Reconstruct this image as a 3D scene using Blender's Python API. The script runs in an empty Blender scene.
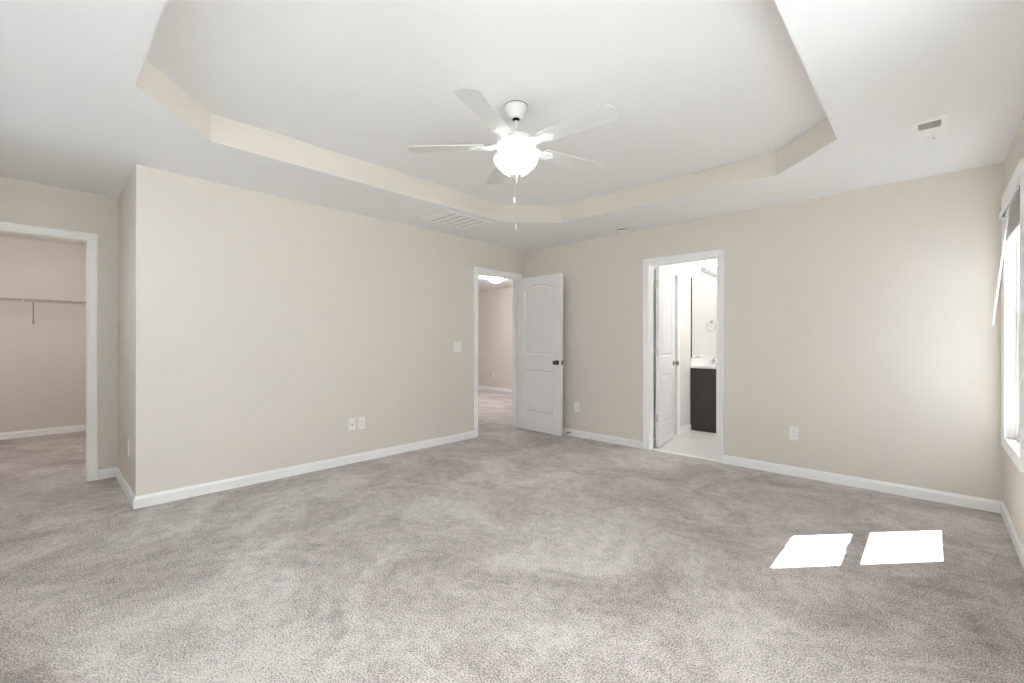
import bpy, bmesh, math, random
from mathutils import Vector, Matrix
random.seed(4)
sc = bpy.context.scene
COL = sc.collection
PI = math.pi

# ---------------------------------------------------------------- camera
cam_d = bpy.data.cameras.new('camera')
cam_d.sensor_width = 36.0
cam_d.lens = 36.0 * 442.9 / 1024.0
cam_d.clip_start = 0.05
cam = bpy.data.objects.new('camera', cam_d); COL.objects.link(cam)
cam.matrix_world = (Matrix.Translation((4.0948, -4.5828, 1.1907)) @ Matrix.Rotation(0.7556, 4, 'Z')
                    @ Matrix.Rotation(PI/2 - 0.0006, 4, 'X') @ Matrix.Rotation(0.0019, 4, 'Z'))
sc.camera = cam

# ---------------------------------------------------------------- world, sun, window light, exposure
SKY = 1.2
SUN = 56.0
world = bpy.data.worlds.new('sky'); sc.world = world
world.use_nodes = True
wn = world.node_tree
bg = wn.nodes['Background']
bg.inputs['Color'].default_value = (0.76, 0.88, 1.0, 1)
bg.inputs['Strength'].default_value = SKY
sun_d = bpy.data.lights.new('sun', 'SUN'); sun_d.energy = SUN; sun_d.angle = 0.006
sun_d.color = (.925, .965, 1.0)
sun = bpy.data.objects.new('sun', sun_d); COL.objects.link(sun)
sun.rotation_euler = Vector((1.0, 1.10, 1.815)).to_track_quat('Z', 'Y').to_euler()
# corner window plus unseen windows added for light: (wall, centre) ; portals guide the sky light through them
XW, YF = 4.471, -5.09
WZ0, WZ1, WW = 0.555, 2.115, 0.72       # corner window: bottom, top, width
VZ0, VZ1, VW = 0.85, 2.25, 0.84         # wider windows added out of view for fill light
FILL_WIN_F = [0.45, 1.60, 2.75]                    # unseen windows added for fill light, front wall behind the viewer, centres along x
WIN_R = [-0.527, -2.62, -3.57, -4.52]   # on the right wall, centres along y; all but the first are unseen, added with sheers for fill light
def portal(name, loc, rot, wd, hg):
    d = bpy.data.lights.new(name, 'AREA'); d.shape = 'RECTANGLE'; d.size = hg; d.size_y = wd
    d.cycles.is_portal = True
    o = bpy.data.objects.new(name, d); COL.objects.link(o); o.location = loc; o.rotation_euler = rot
for i, y in enumerate(WIN_R):
    a, b, c = (WZ0, WZ1, WW) if i == 0 else (VZ0, VZ1, VW)
    portal('window_portal', (XW + .17, y, (a + b)/2), (0, PI/2, 0), c, b - a)
for x in FILL_WIN_F: portal('window_portal', (x, YF - .17, (VZ0 + VZ1)/2), (PI/2, 0, 0), VZ1 - VZ0, VW)
sc.view_settings.view_transform = 'Standard'
sc.view_settings.look = 'None'
sc.view_settings.gamma = 1.0
sc.view_settings.use_curve_mapping = False
sc.view_settings.exposure = 0.94
FAN_GLOW, HALL_GLOW, CLOSET_FILL_GLOW, BATH_GLOW = 2.6, 125.0, 42.0, 5.0
try:
    sc.cycles.max_bounces = 14; sc.cycles.diffuse_bounces = 8; sc.cycles.transparent_max_bounces = 12
    sc.cycles.sample_clamp_indirect = 6.0
except Exception: pass

# ---------------------------------------------------------------- materials
def srgb(r, g, b):
    f = lambda c: (c/255/12.92) if c/255 <= .04045 else ((c/255+.055)/1.055)**2.4
    return (f(r), f(g), f(b), 1)
def mat(name, col, rough=.5, metal=0.0, bump=0.0, bscale=200.0, spec=.5, coat=0.0):
    m = bpy.data.materials.new(name); m.use_nodes = True
    nt = m.node_tree; b = nt.nodes['Principled BSDF']
    b.inputs['Base Color'].default_value = col
    b.inputs['Roughness'].default_value = rough
    b.inputs['Metallic'].default_value = metal
    b.inputs['Specular IOR Level'].default_value = spec
    b.inputs['Coat Weight'].default_value = coat
    tc = nt.nodes.new('ShaderNodeTexCoord')
    n = nt.nodes.new('ShaderNodeTexNoise'); n.inputs['Scale'].default_value = bscale
    n.inputs['Detail'].default_value = 3
    nt.links.new(tc.outputs['Object'], n.inputs['Vector'])
    if bump > 0:
        bp = nt.nodes.new('ShaderNodeBump'); bp.inputs['Strength'].default_value = bump
        bp.inputs['Distance'].default_value = .002
        nt.links.new(n.outputs['Fac'], bp.inputs['Height']); nt.links.new(bp.outputs['Normal'], b.inputs['Normal'])
    return m
def emit(name, col, s, base=(.9, .9, .88, 1)):
    m = mat(name, base, .3)
    b = m.node_tree.nodes['Principled BSDF']
    b.inputs['Emission Color'].default_value = col
    b.inputs['Emission Strength'].default_value = s
    return m
M = {}
M['wall'] = mat('beige wall paint', srgb(221, 214, 206), .75, bump=.10, bscale=260, spec=.25)
M['bathwall'] = mat('pale greige bathroom paint', srgb(228, 225, 220), .6, bump=.1, bscale=260, spec=.25)
M['ceil'] = mat('flat white ceiling paint', srgb(238, 238, 238), .9, bump=.12, bscale=300, spec=.1)
M['trim'] = mat('white semi gloss trim paint', srgb(248, 248, 247), .35, bump=.03, bscale=60)
M['door'] = mat('white door paint', srgb(236, 236, 236), .38, bump=.05, bscale=120)
M['white'] = mat('white plastic', srgb(240, 240, 238), .35)
M['brushed'] = mat('pale brushed metal', srgb(214, 213, 210), .42, .75)
M['bath_fill_dome'] = emit('added bath dome glass', (.97, .98, 1, 1), 80)  # glow of an unseen bathroom dome added for brightness
M['vinyl'] = mat('white vinyl', srgb(242, 242, 242), .4)
M['ground'] = mat('added light bouncing gravel', (.085, .085, .085, 1), .9, bump=.4, bscale=30)
M['slot'] = mat('dark slot', srgb(60, 58, 55), .6)
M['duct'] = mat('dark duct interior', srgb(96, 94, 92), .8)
M['nickel'] = mat('satin nickel', srgb(150, 146, 140), .32, 1.0)
M['bronze'] = mat('aged pewter metal', srgb(105, 100, 95), .35, 1.0)
M['chrome'] = mat('polished chrome', srgb(205, 207, 210), .08, 1.0)
M['fanwhite'] = mat('white enamel', srgb(238, 238, 236), .35)
M['blade'] = mat('white fan blade laminate', srgb(214, 214, 212), .45, bump=.05, bscale=80)
M['espresso'] = mat('espresso stained wood', srgb(58, 52, 48), .42, bump=.15, bscale=30)
M['marble'] = mat('cultured marble', srgb(240, 240, 238), .18)
M['mirror'] = mat('mirror glass', (.92, .93, .93, 1), .01, 1.0)
M['black'] = mat('black edge', srgb(22, 22, 22), .4)
M['wire'] = mat('shade toned coated wire', srgb(172, 163, 150), .4)  # white wire; its shade is put into this beige colour
M['fanlamp'] = emit('lit frosted glass', (1, .98, .95, 1), FAN_GLOW)
M['halllamp'] = emit('lit hall glass', (.98, .98, 1, 1), HALL_GLOW)
M['closet_fill_lamp'] = emit('added closet dome glass', (.97, .98, 1, 1), CLOSET_FILL_GLOW)  # glow of the added, unseen closet dome
M['bathlamp'] = emit('lit bath glass', (.97, .98, 1, 1), BATH_GLOW)

def glass_mat():
    m = bpy.data.materials.new('window glass'); m.use_nodes = True
    nt = m.node_tree; nt.nodes.clear()
    out = nt.nodes.new('ShaderNodeOutputMaterial'); mix = nt.nodes.new('ShaderNodeMixShader')
    tr = nt.nodes.new('ShaderNodeBsdfTransparent'); gl = nt.nodes.new('ShaderNodeBsdfGlossy')
    tr.inputs[0].default_value = (.97, .985, .98, 1); gl.inputs['Roughness'].default_value = .01
    fr = nt.nodes.new('ShaderNodeFresnel'); fr.inputs['IOR'].default_value = 1.45
    ge = nt.nodes.new('ShaderNodeNewGeometry'); iv = nt.nodes.new('ShaderNodeMath'); iv.operation = 'SUBTRACT'; iv.inputs[0].default_value = 1
    mu = nt.nodes.new('ShaderNodeMath'); mu.operation = 'MULTIPLY'
    nt.links.new(ge.outputs['Backfacing'], iv.inputs[1]); nt.links.new(iv.outputs[0], mu.inputs[0]); nt.links.new(fr.outputs[0], mu.inputs[1])
    nt.links.new(mu.outputs[0], mix.inputs[0]); nt.links.new(tr.outputs[0], mix.inputs[1])
    nt.links.new(gl.outputs[0], mix.inputs[2]); nt.links.new(mix.outputs[0], out.inputs[0])
    return m
M['glass'] = glass_mat()

def slat_mat():
    m = mat('translucent blind vinyl', srgb(236, 234, 230), .5)
    b = m.node_tree.nodes['Principled BSDF']
    nt = m.node_tree
    t = nt.nodes.new('ShaderNodeBsdfTranslucent'); t.inputs[0].default_value = (.8, .79, .77, 1)
    mx = nt.nodes.new('ShaderNodeMixShader'); mx.inputs[0].default_value = .6
    out = [n for n in nt.nodes if n.type == 'OUTPUT_MATERIAL'][0]
    nt.links.new(b.outputs[0], mx.inputs[1]); nt.links.new(t.outputs[0], mx.inputs[2]); nt.links.new(mx.outputs[0], out.inputs[0])
    return m
M['slat'] = slat_mat()

def carpet_mat():
    m = bpy.data.materials.new('cut pile carpet'); m.use_nodes = True
    nt = m.node_tree; b = nt.nodes['Principled BSDF']; L = nt.links.new
    b.inputs['Roughness'].default_value = .95; b.inputs['Specular IOR Level'].default_value = .1
    b.inputs['Sheen Weight'].default_value = .25
    tc = nt.nodes.new('ShaderNodeTexCoord')
    def noise(s, d=2, r=.5, dist=0):
        n = nt.nodes.new('ShaderNodeTexNoise'); n.inputs['Scale'].default_value = s
        n.inputs['Detail'].default_value = d; n.inputs['Roughness'].default_value = r
        n.inputs['Distortion'].default_value = dist
        L(tc.outputs['Object'], n.inputs['Vector']); return n
    def ramp(src, p0, c0, p1, c1):
        r = nt.nodes.new('ShaderNodeValToRGB')
        r.color_ramp.elements[0].position = p0; r.color_ramp.elements[0].color = c0
        r.color_ramp.elements[1].position = p1; r.color_ramp.elements[1].color = c1
        L(src, r.inputs[0]); return r
    def mul(a, bb, f=1.0):
        x = nt.nodes.new('ShaderNodeMix'); x.data_type = 'RGBA'; x.blend_type = 'MULTIPLY'
        x.inputs[0].default_value = f; L(a, x.inputs[6]); L(bb, x.inputs[7]); return x.outputs[2]
    big = noise(1.5, 5, .66, .9)                       # footmarks and vacuum strokes
    fac = ramp(big.outputs['Fac'], .30, srgb(216, 202, 196), .60, srgb(238, 229, 225))
    mid = noise(15, 5, .72, .5)
    g = lambda v: (v, v, v, 1)
    mm = ramp(mid.outputs['Fac'], .36, g(.92), .54, g(1.0))
    fine = noise(150, 2, .6, .2)
    def mad(a, k, off):                                # a*k + off
        x = nt.nodes.new('ShaderNodeMath'); x.operation = 'MULTIPLY_ADD'
        L(a, x.inputs[0]); x.inputs[1].default_value = k; x.inputs[2].default_value = off; return x.outputs[0]
    def plus(a, bb):
        x = nt.nodes.new('ShaderNodeMath'); x.operation = 'ADD'; L(a, x.inputs[0]); L(bb, x.inputs[1]); return x.outputs[0]
    dens = plus(mad(mid.outputs['Fac'], .24, -.12), mad(big.outputs['Fac'], .30, -.15))
    ff = ramp(plus(fine.outputs['Fac'], dens), .38, g(.20), .60, g(1.0))
    tiny = noise(330, 2, .7)
    tt = ramp(tiny.outputs['Fac'], .35, g(.55), .60, g(1.12))
    c = mul(fac.outputs[0], mm.outputs[0]); c = mul(c, ff.outputs[0], .85); c = mul(c, tt.outputs[0], .8)
    L(c, b.inputs['Base Color'])
    add = nt.nodes.new('ShaderNodeMath'); add.operation = 'ADD'
    L(fine.outputs['Fac'], add.inputs[0]); L(tiny.outputs['Fac'], add.inputs[1])
    bp = nt.nodes.new('ShaderNodeBump'); bp.inputs['Strength'].default_value = .55; bp.inputs['Distance'].default_value = .007
    L(add.outputs[0], bp.inputs['Height']); L(bp.outputs['Normal'], b.inputs['Normal'])
    return m
M['carpet'] = carpet_mat()

def tile_mat():
    m = bpy.data.materials.new('pale grey floor tile'); m.use_nodes = True
    nt = m.node_tree; b = nt.nodes['Principled BSDF']
    b.inputs['Roughness'].default_value = .3
    tc = nt.nodes.new('ShaderNodeTexCoord')
    br = nt.nodes.new('ShaderNodeTexBrick'); br.offset = 0.0
    br.inputs['Color1'].default_value = srgb(222, 221, 218); br.inputs['Color2'].default_value = srgb(214, 213, 210)
    br.inputs['Mortar'].default_value = srgb(196, 195, 192)
    br.inputs['Scale'].default_value = 1.0; br.inputs['Brick Width'].default_value = .305
    br.inputs['Row Height'].default_value = .305; br.inputs['Mortar Size'].default_value = .004
    nt.links.new(tc.outputs['Object'], br.inputs['Vector']); nt.links.new(br.outputs['Color'], b.inputs['Base Color'])
    return m
M['tile'] = tile_mat()

# ---------------------------------------------------------------- mesh helpers
def box(bm, x0, x1, y0, y1, z0, z1, mi=0):
    vs = [bm.verts.new((x, y, z)) for z in (z0, z1) for y in (y0, y1) for x in (x0, x1)]
    for f in ((0, 2, 3, 1), (4, 5, 7, 6), (0, 1, 5, 4), (2, 6, 7, 3), (0, 4, 6, 2), (1, 3, 7, 5)):
        fc = bm.faces.new([vs[i] for i in f]); fc.material_index = mi
    return vs
def bbox(bm, x0, x1, y0, y1, z0, z1, r=.002, seg=2):
    """a box with rounded edges"""
    t = bmesh.new(); box(t, x0, x1, y0, y1, z0, z1)
    bmesh.ops.bevel(t, geom=t.edges[:], offset=r, segments=seg, profile=.5, affect='EDGES')
    merge(bm, t)
def merge(bm, t, mtx=None):
    if mtx is not None: bmesh.ops.transform(t, matrix=mtx, verts=t.verts[:])
    me = bpy.data.meshes.new('tmp'); t.to_mesh(me); t.free(); bm.from_mesh(me); bpy.data.meshes.remove(me)
def lathe(bm, prof, n=32, c=(0, 0, 0), axis='Z', cap=True):
    """prof: list of (r, h)"""
    t = bmesh.new(); rings = []
    for r, h in prof:
        rings.append([t.verts.new((r*math.cos(2*PI*i/n), r*math.sin(2*PI*i/n), h)) for i in range(n)] if r > 1e-5 else [t.verts.new((0, 0, h))])
    for a, b in zip(rings, rings[1:]):
        for i in range(n):
            j = (i+1) % n
            if len(a) == 1 and len(b) == 1: continue
            if len(a) == 1: f = (a[0], b[j], b[i])
            elif len(b) == 1: f = (a[i], a[j], b[0])
            else: f = (a[i], a[j], b[j], b[i])
            t.faces.new(f)
    if cap:
        for r in (rings[0], rings[-1]):
            if len(r) > 1: t.faces.new(r)
    bmesh.ops.recalc_face_normals(t, faces=t.faces[:])
    R = {'Z': Matrix(), 'X': Matrix.Rotation(PI/2, 4, 'Y'), 'Y': Matrix.Rotation(-PI/2, 4, 'X')}[axis]
    merge(bm, t, Matrix.Translation(c) @ R)
def tube(bm, pts, r, n=8):
    pts = [Vector(p) for p in pts]; rings = []
    rr = r if isinstance(r, (list, tuple)) else [r]*len(pts)
    for i, p in enumerate(pts):
        d = (pts[min(i+1, len(pts)-1)] - pts[max(i-1, 0)]).normalized()
        a = d.orthogonal().normalized() if i == 0 else (a - d*a.dot(d)).normalized()
        b = d.cross(a)
        rings.append([bm.verts.new(p + (a*math.cos(2*PI*k/n) + b*math.sin(2*PI*k/n))*rr[i]) for k in range(n)])
    for A, B in zip(rings, rings[1:]):
        for k in range(n): bm.faces.new((A[k], A[(k+1) % n], B[(k+1) % n], B[k]))
    bm.faces.new(list(reversed(rings[0]))); bm.faces.new(rings[-1])
def prism(bm, poly, z0, z1, mp=None):
    mp = mp or (lambda x, y, z: (x, y, z))
    a = [bm.verts.new(mp(x, y, z0)) for x, y in poly]; b = [bm.verts.new(mp(x, y, z1)) for x, y in poly]
    n = len(poly)
    bm.faces.new(list(reversed(a))); bm.faces.new(b)
    for i in range(n): bm.faces.new((a[i], a[(i+1) % n], b[(i+1) % n], b[i]))
def sweep(bm, path, prof, side, mp, closed=False):
    """sweep closed profile [(lateral offset, height)] along a 2D path with mitres; mp maps (u, v, h) to a point"""
    n = len(path); P = [Vector(p) for p in path]; rings = []
    for i in range(n):
        d0 = (P[i]-P[i-1]).normalized() if (i > 0 or closed) else None
        d1 = (P[(i+1) % n]-P[i]).normalized() if (i < n-1 or closed) else None
        if d0 is None: d0 = d1
        if d1 is None: d1 = d0
        n0 = Vector((-d0.y, d0.x))*side; n1 = Vector((-d1.y, d1.x))*side
        m = (n0+n1); m = m/(m.dot(n0)) if m.length > 1e-6 else n0
        rings.append([bm.verts.new(mp(P[i].x+m.x*o, P[i].y+m.y*o, h)) for o, h in prof])
    k = len(prof)
    segs = list(zip(rings, rings[1:])) + ([(rings[-1], rings[0])] if closed else [])
    for A, B in segs:
        for j in range(k): bm.faces.new((A[j], A[(j+1) % k], B[(j+1) % k], B[j]))
    if not closed: bm.faces.new(rings[0]); bm.faces.new(rings[-1])
    bmesh.ops.recalc_face_normals(bm, faces=bm.faces[:])

def obj(name, bm, m, parent=None, smooth=False, **props):
    me = bpy.data.meshes.new(name); bm.to_mesh(me); bm.free()
    for x in (m if isinstance(m, (list, tuple)) else [m]): me.materials.append(x)
    if smooth:
        for p in me.polygons: p.use_smooth = True
        try: me.set_sharp_from_angle(angle=math.radians(38))
        except Exception: pass
    o = bpy.data.objects.new(name, me); COL.objects.link(o)
    if parent: o.parent = parent
    for k, v in props.items(): o[k] = v
    return o
def thing(name, label, cat, loc=(0, 0, 0), rz=0.0, group=None, kind=None):
    o = bpy.data.objects.new(name, None); COL.objects.link(o)
    o.empty_display_size = .1
    o.location = loc; o.rotation_euler = (0, 0, rz); o['label'] = label; o['category'] = cat
    if group: o['group'] = group
    if kind: o['kind'] = kind
    return o
def struct(name, bm, m, label, cat, smooth=False):
    return obj(name, bm, m, None, smooth, label=label, category=cat, kind='structure')
def copy_tree(o, parent=None):
    c = o.copy(); COL.objects.link(c); c.parent = parent
    for ch in [x for x in COL.objects if x.parent == o]: copy_tree(ch, c)
    return c

# ---------------------------------------------------------------- measures of the room (metres)
H = 2.44; HT = 2.62            # ceiling, raised tray
YC = -4.125                    # outside corner of the left wall
XC = -1.08                     # closet wall
T = .115
CB = -3.996                    # closet back wall
BX = 1.745                     # bathroom left wall
BY = 2.78                      # bathroom end wall
BR = 3.70                      # bathroom right wall
HY = 2.89                      # hall end wall
D1 = (-.854, -.095, 2.043)     # entry opening on the left wall (y0, y1, top)
D2 = (1.850, 2.560, 2.032)     # bathroom opening on the back wall (x0, x1, top)
DC = (-5.02, -4.323, 2.032)    # closet opening (y0, y1, top)
D3 = (.32, .985, 2.032)        # inner bathroom doorway on the bathroom's left wall

def wall(name, axis, p0, p1, a0, a1, z0, z1, holes, label, m=None):
    """wall slab: axis 'x' = plane x const (p0..p1 thickness), spanning a along y; holes (a0,a1,z0,z1)"""
    bm = bmesh.new()
    def put(b0, b1, c0, c1):
        if b1-b0 < 1e-5 or c1-c0 < 1e-5: return
        if axis == 'x': box(bm, p0, p1, b0, b1, c0, c1)
        else: box(bm, b0, b1, p0, p1, c0, c1)
    cur = a0
    for (h0, h1, q0, q1) in sorted(holes):
        put(cur, h0, z0, z1); put(h0, h1, z0, q0); put(h0, h1, q1, z1); cur = h1
    put(cur, a1, z0, z1)
    return struct(name, bm, m or M['wall'], label, 'wall')
WH = lambda c: (c-WW/2, c+WW/2, WZ0, WZ1)
wall('wall_left', 'x', -T, 0, YC, .0575, 0, H, [(D1[0]-.012, D1[1]+.012, 0, D1[2]+.012)], 'long beige wall with the entry doorway at its far end')
wall('wall_back', 'y', 0, T, 0, XW, 0, H, [(D2[0]-.012, D2[1]+.012, 0, D2[2]+.012)], 'beige wall with the bathroom doorway')
wall('wall_right', 'x', XW, XW+.15, YF-.15, T, 0, H, [WH(WIN_R[0])]+[(c-VW/2, c+VW/2, VZ0, VZ1) for c in WIN_R[1:]], 'beige wall at the right edge with the window')
wall('wall_front', 'y', YF-.15, YF, XC-T, XW, 0, H, [(c-VW/2, c+VW/2, VZ0, VZ1) for c in FILL_WIN_F], 'beige wall behind the viewer')
wall('wall_alcove', 'y', YC, YC+T, CB-T, -T, 0, H, [], 'short shaded beige wall of the closet alcove')
wall('wall_closet', 'x', XC-T, XC, YF, YC, 0, H, [(DC[0]-.012, DC[1]+.012, 0, DC[2]+.012)], 'beige wall around the closet opening')
wall('wall_closet_back', 'x', CB-T, CB, YF-.15, YC, 0, H, [], 'beige back wall of the walk-in closet')
wall('wall_closet_side', 'y', YF-.15, YF, CB, XC-T, 0, H, [], 'beige side wall of the walk-in closet')
wall('wall_hall_end', 'y', HY, HY+T, -5.2, -T, 0, H, [], 'beige wall at the end of the hall seen through the entry doorway')
wall('wall_hall_right', 'x', -T, 0, .0575, HY+T, 0, H, [], 'beige wall on the right of the hall')
wall('wall_hall_left', 'x', -5.2-T, -5.2, -1.5, HY+T, 0, H, [], 'beige wall on the left of the hall')
wall('wall_hall_near', 'y', -1.5-T, -1.5, -5.2-T, -T, 0, H, [], 'beige near wall of the hall')
wall('wall_bathroom_left', 'x', BX-T, BX, T, BY+T, 0, H, [(D3[0]-.012, D3[1]+.012, 0, D3[2]+.012)], 'pale wall of the bathroom behind mirror and vanity', M['bathwall'])
wall('wall_bathroom_end', 'y', BY, BY+T, BX, BR+T, 0, H, [], 'pale end wall of the bathroom', M['bathwall'])
wall('wall_bathroom_right', 'x', BR, BR+T, T, BY, 0, H, [], 'pale right wall of the bathroom', M['bathwall'])

# floors
bm = bmesh.new()
box(bm, -5.3, XW+.15, YF-.15, .03, -.05, 0)
box(bm, -5.3, -T, .03, HY+T, -.05, 0)
struct('floor', bm, M['carpet'], 'mottled beige grey cut pile carpet', 'carpet')
bm = bmesh.new(); box(bm, -T, XW, .03, BY+T, -.05, -.002)
struct('floor', bm, M['tile'], 'pale grey tile floor of the bathroom', 'floor')
bm = bmesh.new(); prism(bm, [(.022, -.0), (.030, .006), (.040, .007), (.048, .001), (.048, -.002), (.022, -.002)], D2[0], D2[1], lambda a, b, z: (z, a, b))
bmesh.ops.recalc_face_normals(bm, faces=bm.faces[:])
struct('trim_1', bm, M['trim'], 'thin pale threshold strip under the bathroom doorway', 'threshold')

bm = bmesh.new(); bmesh.ops.create_grid(bm, x_segments=1, y_segments=1, size=60)  # ground plane added to bounce sunlight up through the windows
bmesh.ops.translate(bm, vec=(0, 0, -.45), verts=bm.verts[:])
struct('ground', bm, M['ground'], 'added light bouncing gravel ground outside the windows', 'ground')
# ceiling with the raised octagonal tray
TX0, TX1, TY0, TY1, CH = .825, 3.67, -4.27, -.815, .425
octo = [(1.25, TY0), (3.26, TY0), (3.68, -3.85), (3.68, -1.225), (3.262, -.803), (1.264, -.828), (.840, -1.285), (.815, -3.86)]
bm = bmesh.new()
X0, X1, Y0, Y1 = -5.3, XW+.15, YF-.15, HY+T
outer = [(X0, Y0), (X1, Y0), (X1, Y1), (X0, Y1)]
def loop_edges(bm, pts, z):
    v = [bm.verts.new((x, y, z)) for x, y in pts]
    return v, [bm.edges.new((v[i], v[(i+1) % len(v)])) for i in range(len(v))]
vo, eo = loop_edges(bm, outer, H); vi, ei = loop_edges(bm, octo, H)
bmesh.ops.triangle_fill(bm, edges=eo+ei, use_beauty=True, use_dissolve=False)
# drop triangles that fell inside the octagon
def inside(p):
    for i in range(8):
        a, b = octo[i], octo[(i+1) % 8]
        if (b[0]-a[0])*(p[1]-a[1])-(b[1]-a[1])*(p[0]-a[0]) < 0: return False
    return True
bad = [f for f in bm.faces if inside(f.calc_center_median())]
if bad: bmesh.ops.delete(bm, geom=bad, context='FACES_ONLY')
tv = [bm.verts.new((x, y, HT)) for x, y in octo]
for i in range(8):
    f = bm.faces.new((vi[i], vi[(i+1) % 8], tv[(i+1) % 8], tv[i])); f.material_index = 1
bm.faces.new(tv)
top = [bm.verts.new((x, y, HT+.1)) for x, y in outer]
bm.faces.new(top)
for i in range(4): bm.faces.new((vo[i], vo[(i+1) % 4], top[(i+1) % 4], top[i]))
bmesh.ops.recalc_face_normals(bm, faces=bm.faces[:])
struct('ceiling', bm, [M['ceil'], M['wall']], 'white ceiling with a raised octagonal tray edged in beige', 'ceiling')

# ---------------------------------------------------------------- baseboards
BP = [(0, 0), (.014, 0), (.014, .062), (.0115, .070), (.009, .074), (.006, .083), (0, .083)]
def baseboard(name, path, side, label):
    bm = bmesh.new(); sweep(bm, path, BP, side, lambda u, v, h: (u, v, h))
    struct(name, bm, M['trim'], label, 'baseboard')
CW = .068                                                # casing width
baseboard('baseboard_left', [(XC, DC[1]+CW), (XC, YC), (0, YC), (0, D1[0]-CW)], -1, 'white baseboard running from the closet casing round the corner along the long wall')
baseboard('baseboard_back', [(0, -.03), (0, 0), (D2[0]-CW, 0)], -1, 'white baseboard behind the open entry door up to the bathroom casing')
baseboard('baseboard_right', [(D2[1]+CW, 0), (XW, 0), (XW, YF), (XC, YF), (XC, DC[0]-CW)], -1, 'white baseboard right of the bathroom doorway and under the window')
baseboard('baseboard_closet', [(XC-T, DC[0]-CW), (XC-T, YF), (CB, YF), (CB, YC), (XC-T, YC), (XC-T, DC[1]+CW)], -1, 'white baseboard inside the walk-in closet')
baseboard('baseboard_hall', [(-T, D1[0]-CW), (-T, -1.5), (-5.2, -1.5), (-5.2, HY), (-T, HY), (-T, D1[1]+CW)], -1, 'white baseboard in the hall')
baseboard('baseboard_bathroom', [(BX, D3[1]+CW), (BX, 1.425)], -1, 'short white baseboard between the inner bathroom doorway and the vanity')
baseboard('baseboard_bathroom_right', [(2.32, BY), (BR, BY), (BR, T), (D2[1]+CW, T)], -1, 'white baseboard round the far side of the bathroom')

# ---------------------------------------------------------------- casings and jambs
CPF = [(.004, 0), (.004, .009), (.010, .011), (.014, .0085), (.020, .0105), (.045, .016), (.058, .0175), (.066, .016), (CW, .012), (CW, 0)]
def casing_path(a0, a1, zt): return [(a0, 0), (a0, zt), (a1, zt), (a1, 0)]
def doorframe(name, axis, a0, a1, zt, f0, f1, stop, label, sides=(0, 1)):
    """white jamb lining with casings on both wall faces; f0/f1 wall faces, stop=(lo,hi) position of the stop"""
    bm = bmesh.new()
    mp = (lambda a, z, p: (p, a, z)) if axis == 'x' else (lambda a, z, p: (a, p, z))
    if 0 in sides: sweep(bm, casing_path(a0, a1, zt), CPF, 1, lambda a, z, h: mp(a, z, f0-h))
    if 1 in sides: sweep(bm, casing_path(a0, a1, zt), CPF, 1, lambda a, z, h: mp(a, z, f1+h))
    e = .001
    def bx(b0, b1, p0, p1, z0, z1):
        if axis == 'x': box(bm, p0, p1, b0, b1, z0, z1)
        else: box(bm, b0, b1, p0, p1, z0, z1)
    bx(a0-.011, a0, f0-e, f1+e, 0, zt+.011); bx(a1, a1+.011, f0-e, f1+e, 0, zt+.011); bx(a0, a1, f0-e, f1+e, zt, zt+.011)
    if stop:
        bx(a0, a0+.010, stop[0], stop[1], 0, zt); bx(a1-.010, a1, stop[0], stop[1], 0, zt); bx(a0+.010, a1-.010, stop[0], stop[1], zt-.010, zt)
    struct(name, bm, M['trim'], label, 'door casing')
doorframe('trim_2', 'x', D1[0], D1[1], D1[2], -T, 0, (-.075, -.040), 'white casing around the entry doorway in the long wall')
doorframe('trim_3', 'y', D2[0], D2[1], D2[2], 0, T, (.040, .075), 'white casing around the bathroom doorway in the back wall')
doorframe('trim_4', 'x', DC[0], DC[1], DC[2], XC-T, XC, None, 'white casing around the doorless closet opening')
doorframe('trim_5', 'x', D3[0], D3[1], D3[2], BX-T, BX, (BX-.075, BX-.05), 'white casing of the inner doorway inside the bathroom')

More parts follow.
